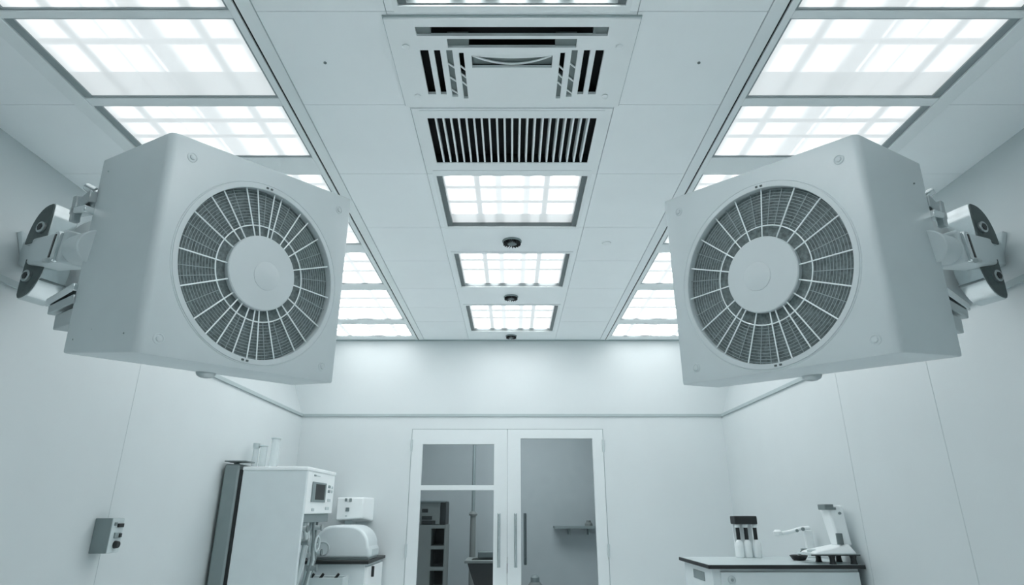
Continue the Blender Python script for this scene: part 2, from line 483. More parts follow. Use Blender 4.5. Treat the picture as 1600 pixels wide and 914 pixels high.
# small bolt heads in the ceiling panels
for x, y, lab in ((-.721, 1.883, 'tiny dark bolt head in the ceiling panel left of the air conditioner'),
                  (.721, 1.883, 'tiny dark bolt head in the ceiling panel right of the air conditioner')):
    tag(MB().lathe([(.006, 0), (.006, -.003), (.003, -.005)], (x, y, CEIL), 12).build('bolt_head', M['dgrey'], loc=(x, y, CEIL)), lab, 'bolt')
tag(MB().lathe([(.03, 0), (.028, -.005), (.02, -.007)], (.61, 3.55, CEIL), 24).build('ceiling_sensor', M['white'], loc=(.61, 3.55, CEIL)),
    'flat white round sensor on the ceiling right of the nearest round diffuser', 'sensor')

# ------------------------------------------------------------------ the two fan boxes
def rotm(a): return Matrix.Rotation(a[2], 4, 'Z') @ Matrix.Rotation(a[1], 4, 'Y') @ Matrix.Rotation(a[0], 4, 'X')
UNITS = {
 'left': dict(ang=(.053, -.0815, 1.0195), t=(-1.0, 2.0, .7944), d=.1755, s=-1,
   fr=[(-.364, .341), (.369, .384), (.342, -.367), (-.372, -.345)], bk=[(-.392, .322), (.487, .297), (.447, -.348), (-.406, -.324)],
   c=(.0015, -.0225), r=.296, hub=.130, boss=(.016, -.030),
   major=[178.1, 151.8, 125.3, 108.2, 99.7, 86.4, 80.3, 62.8, 54.3, 40.5, 19.0, 135.6, -158.7, -137.5, -125.9, -116.8, -104.4, -94.0, -86.9, -73.5, -56.0, -44.4, -28.4, -4.6],
   minor=[143.5, 117.6, 92.4, 71.7, -79.9, -65.5, -109.6, 160, 169, -172, -165, -148, 30, 8, -14],
   screws=[(-.293, .282), (.309, .315), (-.314, -.297), (.287, -.311)], foot=(.04, .145),
   rivets=[(-.3905, .13, .27), (-.391, .05, -.26), (-.401, .135, -.285), (-.378, -.11, -.285)]),
 'right': dict(ang=(.0534, .0674, -.9553), t=(.9835, 2.0, .7852), d=.1722, s=1,
   fr=[(-.383, .385), (.372, .340), (.392, -.343), (-.361, -.363)], bk=[(-.477, .305), (.409, .321), (.421, -.328), (-.462, -.344)],
   c=(.004, -.0225), r=.304, hub=.132, boss=(-.012, -.026),
   major=[161.7, 140.0, 122.1, 104.3, 84.2, 60.6, 41.2, 24.4, 1.0, -20.5, -40.9, -56.6, -63.9, -77.2, -86.0, -107.3, -125.9, -151.0, -176.1, -133.6],
   minor=[78.4, 93.1, 70.1, 51.1, 113.4, -99.5, -92.0, -115.5, -69.6, 150, 171, 12, 32, -10, -30, -140, -163],
   screws=[(.309, .276), (-.316, .315), (.33, -.298), (-.294, -.306)], foot=(-.04, .145),
   rivets=[(.406, .10, .23), (.405, .05, -.26), (.397, -.07, -.285)]),
}
def fan_unit(side, label):
    U = UNITS[side]; s = U['s']; d = U['d']
    X = Matrix.Translation((U['t'][0], U['t'][1], U['t'][2]+H)) @ rotm(U['ang'])
    base = X @ Vector((0, 0, -.36))
    root = thing('air_purifier', label, 'air purifier', tuple(base), 'wall mounted fan boxes')
    # housing: tapered box, edges rounded, then a round well cut in its face
    bm = bmesh.new()
    fv = [bm.verts.new((x, -d, z)) for x, z in U['fr']]; bv = [bm.verts.new((x, d, z)) for x, z in U['bk']]
    bm.faces.new(fv); bm.faces.new(bv[::-1])
    for i in range(4):
        j = (i+1) % 4; bm.faces.new((fv[j], fv[i], bv[i], bv[j]))
    bmesh.ops.recalc_face_normals(bm, faces=bm.faces[:])
    i0 = 0 if s < 0 else 1
    side_edge = [e for e in bm.edges if set(e.verts) == {fv[i0], fv[3 if s < 0 else 2]}]
    bmesh.ops.bevel(bm, geom=side_edge, offset=.022, segments=5, affect='EDGES', profile=.5)
    bmesh.ops.bevel(bm, geom=[e for e in bm.edges if e.calc_face_angle(0) > .6], offset=.006, segments=2, affect='EDGES', profile=.5)
    bmesh.ops.transform(bm, matrix=X, verts=bm.verts[:]); bmesh.ops.translate(bm, verts=bm.verts[:], vec=-base)
    for f in bm.faces: f.smooth = True
    for e in bm.edges:
        if e.calc_face_angle(0) > math.radians(35): e.smooth = False
    me = bpy.data.meshes.new('housing'); bm.to_mesh(me); bm.free()
    ho = bpy.data.objects.new('housing', me); COL.objects.link(ho)
    # grille space: circle plane frame G, +z out of the face
    G = X @ Matrix.Translation((U['c'][0], -d, U['c'][1])) @ Matrix.Rotation(math.pi/2, 4, 'X')
    cut = MB().lathe([(U['r'], -.036), (U['r'], .05)], n=96, mx=Matrix.Translation(-base) @ G)
    cme = bpy.data.meshes.new('cut'); bmesh.ops.recalc_face_normals(cut.bm, faces=cut.bm.faces[:]); cut.bm.to_mesh(cme); cut.bm.free()
    co = bpy.data.objects.new('cut', cme); COL.objects.link(co)
    bo = ho.modifiers.new('well', 'BOOLEAN'); bo.operation = 'DIFFERENCE'; bo.object = co; bo.solver = 'EXACT'
    dg = bpy.context.evaluated_depsgraph_get(); dg.update()
    me2 = bpy.data.meshes.new_from_object(ho.evaluated_get(dg))
    ho.modifiers.clear(); ho.data = me2; me2.name = 'housing'
    bpy.data.objects.remove(co); bpy.data.meshes.remove(cme); bpy.data.meshes.remove(me)
    me2.materials.clear(); me2.materials.append(M['unit'])
    ho.parent = root; ROOT[ho.name] = tuple(base)
    R = U['r']
    MB().lathe([(R-.001, -.035), (R-.001, -.024)], n=72, mx=G).build('filter', M['mesh'], root)
    # bezel groove rings around the well
    b = MB(); b.lathe([(R+.001, -.006), (R+.001, .0022), (R+.017, .0022), (R+.018, -.001)], n=96, mx=G, close=False); b.build('bezel', M['unit_pale'], root)
    b = MB(); b.torus(R+.0215, .0016, 96, 6, G); b.build('bezel_bead', M['unit'], root)
    # fine wires: concentric rings and thin radial wires
    rm = .168/.296*R
    f = MB()
    n = 12
    for i in range(1, n+1): f.torus(rm+(R-rm)*i/(n+.6), (.0010), 72, 5, G, (0, 0, -.0175))
    for q in U['minor']:
        q = math.radians(q)
        f.cyl((rm*math.cos(q), rm*math.sin(q), -.016), (R*.995*math.cos(q), R*.995*math.sin(q), -.016), (.0013), n=6, mx=G)
    f.build('wire_mesh', M['fine'], root)
    MB().torus(rm, .0022, 80, 8, G, (0, 0, -.012)).build('inner_ring', M['wire'], root)
    for q in U['major']:
        q = math.radians(q)
        h = U['hub']*.97
        MB().cyl((h*math.cos(q), h*math.sin(q), -.010), (R*math.cos(q), R*math.sin(q), -.010), .0024, n=8, mx=G).build('spoke', M['wire'], root)
    h = U['hub']
    MB().lathe([(h-.002, -.026), (h, -.012), (h, -.003), (h-.003, 0), (.0, .0005)][:4], n=64, mx=G).build('hub', M['unit_pale'], root)
    MB().lathe([(.050, -.001), (.050, .0012), (.048, .002)], c=(U['boss'][0]-U['c'][0], U['boss'][1]-U['c'][1], 0), n=48, mx=G).build('hub_boss', M['unit_pale'], root)
    for x, z in U['screws']:
        Q = X @ Matrix.Translation((x, -d, z)) @ Matrix.Rotation(math.pi/2, 4, 'X')
        sc_ = MB().lathe([(.0165, -.002), (.0165, .0015), (.0135, .0022), (.0125, .0008), (.0085, .0008), (.0075, .004), (.004, .005)], n=28, mx=Q).build('screw', M['unit'], root)
    # two little clips on the bezel
    for q0 in (90+4*s*-1, -95 if s < 0 else -84):
        for dq in (0, 3.2):
            q = math.radians(q0-dq)
            MB().box(-.003, .003, -.004, .004, -.001, .005, G @ Matrix.Rotation(q, 4, 'Z') @ Matrix.Translation((R+.009, 0, 0))).build('clip', M['darkmetal'], root)
    # rivets of the narrow side, round foot under the box
    for x, y, z in U['rivets']:
        Q = X @ Matrix.Translation((x, y, z)) @ Matrix.Rotation(s*math.pi/2, 4, 'Y')
        MB().lathe([(.0028, -.012), (.0028, .001), (.0015, .002)], n=10, mx=Q).build('rivet', M['grey'], root)
    Q = X @ Matrix.Translation((U['foot'][0], U['foot'][1], -.334))
    MB().lathe([(.034, 0), (.034, -.008), (.030, -.016), (.018, -.023), (.006, -.025)], n=28, mx=Q).build('round_foot', M['steel'], root)
    return X, root
LX, lroot = fan_unit('left', 'large grey fan box with round wire grille hanging left, face turned right')
RX, rroot = fan_unit('right', 'large grey fan box with round wire grille hanging right, face turned left')

# ------------------------------------------------------------------ swivel wall brackets
def bracket(s, label):
    """built for the left side and mirrored in x for the right one"""
    S = lambda p: Vector((-s*p[0], p[1], p[2]))       # s=-1 left (as is), +1 right (mirrored)
    A0 = Vector((-1.335, 1.765, H+.79)); A1 = Vector((-2.105, 2.43, H+1.045))
    ey = (A1-A0).normalized()
    ex = ey.cross(Vector((0, 0, 1))).normalized()       # towards the far end of the box
    ez = ex.cross(ey).normalized()
    if ez.z < 0: ez = -ez
    if ex.y < 0: ex = -ex
    Ln = (A1-A0).length
    root = thing('swivel_bracket', label, 'bracket', tuple(S(A1)), 'swivel brackets of the fan boxes')
    def P(a, b, c): return S(A0+ex*a+ey*b+ez*c)
    def slab(name, m, x0, x1, y0, y1, z0, z1, bev=.004, seg=2):
        q = [P(a, b, c) for a in (x0, x1) for b in (y0, y1) for c in (z0, z1)]
        return MB().hexa(q).build(name, m, root, bevel=bev, seg=seg)
    MB().cyl(P(0, -.03, 0), P(0, .24, 0), .056, .050, 32).build('neck', M['unit'], root, bevel=.004)
    slab('arm', M['unit'], -.052, .05, .20, Ln-.05, -.056, .058, .012, 3)
    # wall plate lies on the leaning upper wall
    sl_ = (XC-XW)/(CEIL+.06-ZT)
    up = Vector((-sl_, 0, 1)).normalized(); nrm = Vector((1, 0, sl_)).normalized()
    C = Vector((-XW-sl_*(A1.z-ZT), A1.y-.02, A1.z))
    q = [S(C+nrm*a+Vector((0, 1, 0))*b+up*c) for a in (.0005, .022) for b in (-.065, .065) for c in (-.085, .085)]
    MB().hexa(q).build('wall_plate', M['unit'], root, bevel=.004)
    q = [S(C+nrm*a+Vector((0, 1, 0))*b+up*c) for a in (.020, .11) for b in (-.045, .045) for c in (-.05, .05)]
    MB().hexa(q).build('plate_block', M['unit'], root, bevel=.008)
    # chrome cams above and below the arm
    yc_ = .70*Ln
    eyh = Vector((ey.x, ey.y, 0)).normalized(); exh = Vector((-eyh.y, eyh.x, 0))
    if exh.y < 0: exh = -exh
    eyh = Matrix.Rotation(math.radians(20), 3, 'Z') @ eyh
    exh = Vector((-eyh.y, eyh.x, 0))
    if exh.y < 0: exh = -exh
    CC = A0+ey*yc_
    def V(a, b, c): return S(CC+exh*a+eyh*b+Vector((0, 0, 1))*c)     # plumb frame of the cams
    def cam(sg):
        prof = []
        # outline in (y, z): straight towards the box, swelling towards the wall, pointed away from the arm
        base, h, wd = .045, .168, .064
        prof += [(-wd, base), (-wd, base+h*.62), (-wd*.93, base+h*.92), (-wd*.80, base+h)]
        for i in range(1, 11):
            a = math.pi/2*i/10
            prof.append((-wd*.80+wd*1.80*math.sin(a)**.80, base+h*math.cos(a)**1.05 if i < 10 else base))
        if sg < 0: prof = [(-y, z) for y, z in prof]
        pr = [(y, sg*z) for y, z in prof]
        return pr
    for sg in (1, -1):
        dy = .030 if sg > 0 else -.010
        pr = [(y+dy, z+(0 if sg > 0 else .018)) for y, z in cam(sg)]
        c = MB().prism(pr, -.035, .062, lambda y, z, a: V(a, y, z)).build('cam', M['chrome'], root, bevel=.003)
        e = MB().prism([(dy+(y-dy)*.97, sg*.058+(z-sg*.058)*.97) for y, z in pr], -.039, -.0345, lambda y, z, a: V(a, y, z)).build('end_face', M['darkmetal'], c)
        # seams round the chrome
        for zz in (sg*.125,):
            MB().hexa([V(a, dy-.0665+b, zz+cq) for a in (-.034, .061) for b in ((.0035, .006) if sg > 0 else (.010, .1165)) for cq in (-.0025, .0025)]).build('seam', M['dgrey'], c)
        cz = sg*.105
        MB().cyl(V(-.050, dy-.022*sg, cz), V(-.036, dy-.022*sg, cz), .024, .024, 24).build('collar', M['steel'], c, bevel=.002)
        MB().cyl(V(-.052, dy-.022*sg, cz), V(-.0495, dy-.022*sg, cz), .015, .015, 6).build('socket', M['black'], c)
    # pale disc behind the cams
    MB().cyl(V(.092, -.06, -.01), V(.106, -.06, -.01), .195, .195, 64).build('disc', M['wall'], root, bevel=.002)
    # chrome clamp on the arm with a dark slot and a small lever
    slab('clamp', M['chrome'], -.068, -.045, .225, .275, -.058, .050, .008, 3)
    slab('clamp_slot', M['black'], -.070, -.064, .240, .262, -.046, .038, .001)
    MB().tube([P(-.07, .25, -.056), P(-.08, .22, -.062), P(-.078, .17, -.062)], .008, 10).build('lever', M['steel'], root)
    # lugs that grip the back edge of the box, above and below
    U = LX if s < 0 else RX
    def Q(x, y, z): return U @ Vector((-s*x if s > 0 else x, y, z))
    def lug(name, m, x0, x1, y0, y1, z0, z1, sk=0.0, bev=.004):
        q = [Q(a, b, c+sk*(b-y0)) for a in (x0, x1) for b in (y0, y1) for c in (z0, z1)]
        return MB().hexa(q).build(name, m, root, bevel=bev)
    lug('upper_lug', M['chrome'], -.425, -.39, .165, .27, .125, .150, .12)
    lug('upper_lug', M['steel'], -.418, -.38, .165, .25, .165, .205, -.25)
    lug('upper_lug', M['steel'], -.425, -.40, .235, .262, .11, .20, 0)
    MB().cyl(Q(-.40, .172, .205), Q(-.425, .188, .220), .015, .012, 16).build('bolt', M['chrome'], root, bevel=.003)
    lug('lower_lug', M['chrome'], -.415, -.37, .165, .34, -.130, -.105, -.18)
    lug('lower_lug', M['steel'], -.41, -.36, .165, .325, -.170, -.140, -.12)
    lug('lower_lug', M['steel'], -.40, -.35, .165, .29, -.228, -.180, -.1)
    return root
bracket(-1, 'chrome and grey swivel wall bracket holding the left fan box')
bracket(1, 'chrome and grey swivel wall bracket holding the right fan box')

# ------------------------------------------------------------------ double door
def at(u, v, Y):                       # point on the plane y = Y seen at a photo pixel
    x, y = (u-800)/F, (457-v)/F
    d = Vector((x, CP-y*SP, SP+y*CP)); q = Y/d.y
    return Vector((d.x*q, Y, H+d.z*q))
YD = YB-.004
def leaf(name, x0, x1, panes, hinge_side):
    t = thing(name, None, None, ((x0+x1)/2, YB, 0), kind='structure')
    m = MB()
    holes = panes
    xs = MB()
    # leaf plate built flat then stood up
    xs.holed(x0, x1, .01, DZ-.006, 0, .045, holes)
    for v in xs.bm.verts: v.co = Vector((v.co.x, YD+v.co.z, v.co.y))
    xs.build('door_leaf', M['doorpaint'], t, bevel=.002)
    for h in panes:
        gl = MB().box(h[0]-.006, h[1]+.006, YD+.020, YD+.026, h[2]-.006, h[3]+.006).build('glass_pane', M['glass'], t)
    hx = x0 if hinge_side < 0 else x1
    for z in (1.02, 1.16+.78, .22):
        MB().cyl((hx+hinge_side*.0, YD-.008, z-.055), (hx+hinge_side*.0, YD-.008, z+.055), .010, n=12).build('hinge', M['pgrey'], t)
    return t
dm = -.044
tL = leaf('door_1', DX0+.006, dm-.003, [(-.852, -.170, .52, at(720, 762, YD).z-.022), (-.852, -.170, at(720, 762, YD).z+.022, at(720, 694, YD).z)], -1)
tR = leaf('door_2', dm+.003, DX1-.006, [(.082, .768, .30, at(860, 685, YD).z)], 1)
def pull(t, x, z0, z1, m, y, sdir):
    h = MB().cyl((x, y, z0), (x, y, z1), .014, n=16).build('handle', m, t, bevel=.003)
    for z in (z0+.06, z1-.06):
        MB().cyl((x, y, z), (x, YD+(.002 if sdir < 0 else .044), z), .008, n=10).build('standoff', m, h)
hz0, hz1 = at(780, 887, YD-.06).z, at(780, 802, YD-.06).z
pull(tL, at(779.5, 845, YD-.06).x, hz0, hz1, M['chrome'], YD-.06, -1)
pull(tR, at(805.5, 845, YD-.06).x, hz0, hz1, M['chrome'], YD-.06, -1)
pull(tR, at(820.5, 845, YD+.11).x, hz0+.01, hz1, M['dgrey'], YD+.11, 1)
# jamb lining and sill of the opening
j = MB()
j.box(DX0, DX0+.004, YB+.0, YB+.12, 0, DZ); j.box(DX1-.004, DX1, YB, YB+.12, 0, DZ); j.box(DX0, DX1, YB, YB+.12, DZ-.004, DZ)
struct(j.build('trim_70', M['trim']))

# ------------------------------------------------------------------ corridor behind the door
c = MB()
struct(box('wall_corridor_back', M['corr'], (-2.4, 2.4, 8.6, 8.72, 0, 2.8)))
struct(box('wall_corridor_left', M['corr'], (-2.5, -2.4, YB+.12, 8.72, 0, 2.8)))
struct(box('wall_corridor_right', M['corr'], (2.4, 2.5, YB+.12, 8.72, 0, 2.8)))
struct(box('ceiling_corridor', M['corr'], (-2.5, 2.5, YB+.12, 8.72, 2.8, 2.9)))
tag(box('ceiling_light', lamp_mat('corridor_fill_glow', [], [], None, 2.1), (-.9, .9, 6.7, 7.7, 2.775, 2.7995), loc=(0, 7.2, 2.8)), 'unseen lit panel added to brighten the corridor beyond the glass door', 'ceiling light')  # lamp added out of view to brighten the corridor

# shelf unit with a device on top, seen through the left leaf
a = at(655, 800, 7.4); b = at(697, 800, 7.4)
sx0, sx1 = a.x-.12, b.x
t = thing('shelf_unit', 'grey shelf unit with dark open bays behind the left glass door', 'shelf', ((sx0+sx1)/2, 7.6, 0))
zt = at(680, 820, 7.4).z
MB().box(sx0, sx1-.16, 7.4, 7.85, 0, zt).build('carcass', M['shelf'], t)
MB().box(sx1-.012, sx1, 7.4, 7.85, 0, zt).build('end_post', M['shelf'], t)
MB().box(sx1-.16, sx1, 7.82, 7.85, 0, zt).build('back_panel', M['black'], t)
for z in (zt-.02, zt-.24, zt-.46, zt-.68, .1):
    MB().box(sx1-.165, sx1+.002, 7.39, 7.85, z-.018, z+.018).build('shelf_board', M['shelf'], t)
t = thing('cabinet_monitor', 'grey boxy instrument with black right edge on the corridor shelf unit', 'instrument', ((sx0+sx1)/2, 7.6, zt))
z1 = at(690, 785, 7.4).z
MB().box(sx0, sx1-.07, 7.42, 7.8, zt, z1).build('body', M['shelf'], t, bevel=.008)
MB().box(sx1-.07, sx1-.005, 7.42, 7.8, zt, z1+.01).build('side_panel', M['black'], t, bevel=.006)
MB().box(sx0, sx1-.01, 7.40, 7.8, z1, z1+.018).build('top_cover', M['dgrey'], t)
for zz, w_ in ((z1-.09, .07), (zt+.075, .12), (zt+.025, .16)):
    MB().box(sx0+.15, sx0+.15+w_, 7.412, 7.42, zz-.02, zz+.02).build('control', M['black'], t)
# tub on legs and pole
a = at(730, 880, 7.3); b = at(775, 880, 7.3)
t = thing('utility_tub', 'black tub with pale rim on legs behind the left glass door', 'tub', ((a.x+b.x)/2+.08, 7.5, 0))
zr, zb = at(750, 880, 7.3).z, at(750, 906, 7.3).z-.12
x0, x1 = a.x, b.x+.16
q = [Vector((x, y, z)) for x, y, z in ((x0+.10, 7.38, zb), (x0, 7.3, zr), (x0+.10, 7.66, zb), (x0, 7.75, zr), (x1-.1, 7.38, zb), (x1, 7.3, zr), (x1-.1, 7.66, zb), (x1, 7.75, zr))]
MB().hexa(q).build('basin', M['black'], t, bevel=.01)
MB().holed(x0-.03, x1+.03, 7.27, 7.78, zr, zr+.03, [(x0+.04, x1-.04, 7.34, 7.71)]).build('rim', M['shelf'], t, bevel=.006)
MB().box(x0+.10, x1-.06, 7.6, 7.7, zr+.03, zr+.10).build('tap_block', M['dgrey'], t, bevel=.01)
for xx in (x0+.12, x1-.12):
    for yy in (7.42, 7.62): MB().cyl((xx, yy, 0), (xx, yy, zb+.02), .02, n=12).build('leg', M['shelf'], t)
p0, p1 = at(738, 870, 8.2), at(737, 690, 8.2)
t = thing('corridor_pole', 'slender grey pole standing against the corridor wall', 'pole', (p0.x, 8.2, 0))
MB().cyl((p0.x, 8.2, 0), (p0.x, 8.2, at(738, 805, 8.2).z), .046, .034, 16).build('lower_tube', M['shelf'], t)
MB().cyl((p0.x, 8.2, at(738, 805, 8.2).z), (p0.x, 8.2, 2.795), .022, .020, 12).build('upper_tube', M['grey'], t)
MB().lathe([(.05, -.02), (.055, 0), (.03, .03)], (p0.x, 8.2, at(738, 803, 8.2).z), 16).build('joint', M['shelf'], t)
# wall shelf seen through the right leaf, box and canister
a, b = at(866, 824, 8.4), at(945, 824, 8.4)
t = thing('wall_shelf', 'narrow grey wall shelf in the corridor behind the right glass door', 'shelf', ((a.x+b.x)/2, 8.5, a.z))
MB().box(a.x, b.x, 8.38, 8.6, a.z-.014, a.z+.014).build('board', M['grey'], t)
for xx in (a.x+.2, b.x-.2): MB().box(xx-.01, xx+.01, 8.42, 8.6, a.z-.09, a.z-.014).build('support', M['grey'], t)
q = at(920, 820, 8.45)
tag(MB().lathe([(.05, 0), (.05, .03), (.03, .05), (.03, .07)], (q.x, 8.47, a.z+.014), 20).build('small_pot', M['shelf'], loc=(q.x, 8.47, a.z+.014)),
    'small grey pot at the end of the corridor wall shelf', 'pot')
q = at(836, 905, 7.6)
t = thing('floor_canister', 'slim grey canister with dark cap low behind the right glass door', 'canister', (q.x, 7.6, 0))
MB().lathe([(.12, 0), (.12, q.z-.12), (.06, q.z-.03)], (q.x, 7.6, 0), 24).build('body', M['shelf'], t)
MB().lathe([(.05, 0), (.05, .05), (.03, .07)], (q.x, 7.6, q.z-.03), 20).build('cap', M['grey'], t)

# ------------------------------------------------------------------ control box on the left wall
t = thing('control_box', 'small grey control box with knobs on the left wall', 'control box', (-XW, 3.19, H-.12))
bx0, bx1 = -XW, -1.948
MB().box(bx0, bx1-.004, 3.145, 3.24, H-.195, H-.035).build('case', M['grey'], t, bevel=.003)
MB().box(bx1-.004, bx1, 3.146, 3.239, H-.194, H-.036).build('front_plate', M['pgrey'], t, bevel=.001)
MB().cyl((bx1, 3.197, H-.157), (bx1+.020, 3.197, H-.157), .019, .015, 20).build('knob', M['black'], t, bevel=.002)
MB().box(bx1, bx1+.006, 3.175, 3.225, H-.128, H-.102).build('switch', M['grey'], t, bevel=.002)
MB().box(bx1+.006, bx1+.012, 3.205, 3.222, H-.124, H-.106).build('switch_rocker', M['black'], t, bevel=.001)
MB().box(bx1, bx1+.010, 3.185, 3.228, H-.078, H-.060).build('button_row', M['black'], t, bevel=.002)
MB().box(bx1, bx1+.004, 3.162, 3.18, H-.07, H-.055).build('indicator', M['dgrey'], t)

# ------------------------------------------------------------------ tall analyser on the left
AX0, AX1, AY0, AY1, AZ = -1.885, -1.434, 4.40, 5.10, 1.645
t = thing('laboratory_analyser', 'tall white laboratory machine with a small dark screen by the left wall', 'laboratory machine', (-1.66, 4.75, 0))
m = MB(); m.box(AX0, AX1-.17, AY0, AY1, 0, AZ-.02); m.build('body', M['cab'], t, bevel=.006)
MB().box(AX0, AX1, AY0-.003, AY0+.03, 0, AZ-.02).build('side_panel', M['cab'], t, bevel=.004)
MB().box(AX0-.004, AX1+.006, AY0-.008, AY1+.006, AZ-.02, AZ+.006).build('top_cover', M['white'], t, bevel=.006)
pz0 = 1.338
h = MB().box(AX1-.17, AX1, AY0+.03, AY1, pz0, AZ-.02).build('control_head', M['white'], t, bevel=.005)
s_ = MB().box(AX1, AX1+.010, 4.535, 4.86, 1.418, 1.556).build('screen_bezel', M['grey'], t, bevel=.003)
MB().box(AX1+.0095, AX1+.0115, 4.60, 4.82, 1.434, 1.542).build('screen', M['screen'], s_)
for yy, zz, ww, mm in ((4.96, 1.535, .05, 'grey'), (4.96, 1.50, .05, 'grey'), (5.04, 1.53, .03, 'pgrey'), (5.04, 1.50, .03, 'pgrey'), (4.98, 1.435, .07, 'pgrey'), (4.95, 1.375, .09, 'pgrey'), (4.60, 1.365, .05, 'pgrey')):
    MB().box(AX1, AX1+.006, yy-ww/2, yy+ww/2, zz-.010, zz+.010).build('button', M[mm], t, bevel=.002)
MB().box(AX1, AX1+.003, 4.56, 4.60, 1.594, 1.606).build('badge', M['grey'], t)
MB().box(AX1, AX1+.003, 4.61, 4.70, 1.596, 1.602).build('badge', M['pgrey'], t)
MB().box(AX1-.165, AX1-.02, AY0+.05, AY1-.02, pz0-.06, pz0).build('manifold', M['grey'], t, bevel=.004)
# tubes and valves in the open bay
random.seed(3)
for i in range(7):
    y = 4.50+i*.085
    xx = AX1-.03-random.random()*.06
    z0 = .55+random.random()*.2
    MB().tube([(xx, y, pz0-.04), (xx+.03*math.sin(i), y+.02, 1.18), (xx+.02, y-.02, 1.02), (xx-.02, y+.01, .86), (xx, y, z0)], .010+.004*(i % 3), 10).build('hose', M['pgrey'] if i % 3 else M['grey'], t)
    zz = 1.24-.09*(i % 4)
    MB().cyl((xx-.015, y, zz), (xx+.05, y, zz), .020, .016, 14).build('valve', M['grey'] if i % 2 else M['pgrey'], t, bevel=.003)
    MB().cyl((xx+.05, y, zz), (xx+.062, y, zz), .024, n=14).build('valve_knob', M['dgrey'] if i % 3 == 0 else M['steel'], t, bevel=.003)
MB().torus(.05, .008, 36, 8, Matrix.Translation((AX1+.0, 4.80, 1.13)) @ Matrix.Rotation(math.pi/2, 4, 'Y')).build('coiled_hose', M['pgrey'], t)
MB().box(AX1-.16, AX1-.01, 4.46, 4.94, .52, .58).build('lower_shelf', M['pgrey'], t, bevel=.004)
# dark rear column with its flat cap
t = thing('rear_column', 'dark grey upright column between the tall machine and left wall', 'column', (-1.95, 4.7, 0))
MB().box(-2.012, -1.908, AY0-.02, AY1-.1, 0, 1.668).build('column_body', M['grey'], t, bevel=.012)
MB().box(-1.908, -1.888, AY0-.005, AY1-.1, 0, 1.63).build('gasket', M['black'], t)
MB().box(-2.015, -1.86, AY0-.03, AY0+.12, 1.682, 1.690).build('cap_plate', M['dgrey'], t, bevel=.002)
MB().cyl((-1.96, AY0+.05, 1.666), (-1.96, AY0+.05, 1.684), .02, n=14).build('cap_post', M['dgrey'], t)
# sample cylinders on top
for (u, vt, r, cap, lab) in ((401.5, 694, .022, True, 'capped clear plastic cylinder on the tall machine, leftmost of three'),
                        (413, 697, .026, False, 'plain clear plastic cylinder in the middle of three on the tall machine'),
                        (432, 685, .032, False, 'tallest and widest clear cylinder on the tall machine, rightmost of three')):
    q = at(u, vt, 4.78); b = q.x*1.0
    t = thing('sample_cylinder', lab, 'cylinder', (q.x, 4.78, AZ+.006), 'clear cylinders on the tall machine')
    hh = q.z-(AZ+.006)
    MB().lathe([(r*1.15, 0), (r*1.15, .008), (r, .012), (r, hh-.006), (r*1.12, hh-.004), (r*1.12, hh)], (q.x, 4.78, AZ+.006), 24).build('tube_body', M['clear'], t)
    if cap: MB().lathe([(r*1.2, hh-.03), (r*1.2, hh+.006), (r*.8, hh+.010)], (q.x, 4.78, AZ+.006), 24).build('cap', M['pgrey'], t)
    else: MB().torus(r*1.1, .004, 24, 8, None, (q.x, 4.78, AZ+.006+hh)).build('rim', M['pgrey'], t)

# ------------------------------------------------------------------ counter with a domed machine, far left corner
CX0, CX1, CY0, CY1, CZ = -2.02, -1.135, 5.20, 5.885, .985
t = thing('counter_cabinet', 'white counter cabinet with thin dark top in the far left corner', 'cabinet', ((CX0+CX1)/2, 5.55, 0))
MB().box(CX0+.02, CX1-.035, CY0+.035, CY1-.01, 0, CZ-.024).build('body', M['cab'], t, bevel=.003)
MB().box(CX0, CX1, CY0, CY1, CZ-.024, CZ).build('worktop', M['black'], t, bevel=.003)
for yy0, yy1 in ((CY0+.045, CY1-.02),):
    dd = MB().box(CX1-.035, CX1-.018, yy0, yy1, .08, CZ-.05).build('door', M['white'], t, bevel=.002)
    hy = 5.43
    MB().box(CX1-.018, CX1+.002, hy-.012, hy+.012, .85, .93).build('handle', M['black'], dd, bevel=.003)
t = thing('centrifuge', 'white dome-topped laboratory machine on the far left counter', 'laboratory machine', (-1.37, 5.52, CZ))
prof = [(-1.61, .012)]
for i in range(0, 9):
    a = math.pi-(math.pi/2)*i/8
    prof.append((-1.47+.135*math.cos(a), .115+.145*math.sin(a)))
for i in range(0, 9):
    a = math.pi/2-(math.pi/2)*i/8
    prof.append((-1.33+.165*math.cos(a), .10+.16*math.sin(a)))
prof += [(-1.150, .085), (-1.150, .012)]
MB().prism(prof, 5.29, 5.66, lambda p, q, y: Vector((p, y, CZ+q))).build('shell', M['cab'], t, bevel=.03, seg=4)
MB().box(-1.60, -1.16, 5.30, 5.65, CZ, CZ+.016).build('base', M['grey'], t, bevel=.003)
MB().torus(.048, .007, 32, 8, Matrix.Translation((-1.53, 5.287, CZ+.085)) @ Matrix.Rotation(math.pi/2, 4, 'X')).build('port_ring', M['pgrey'], t)
MB().box(-1.155, -1.146, 5.38, 5.60, CZ+.03, CZ+.075).build('front_strip', M['pgrey'], t, bevel=.003)
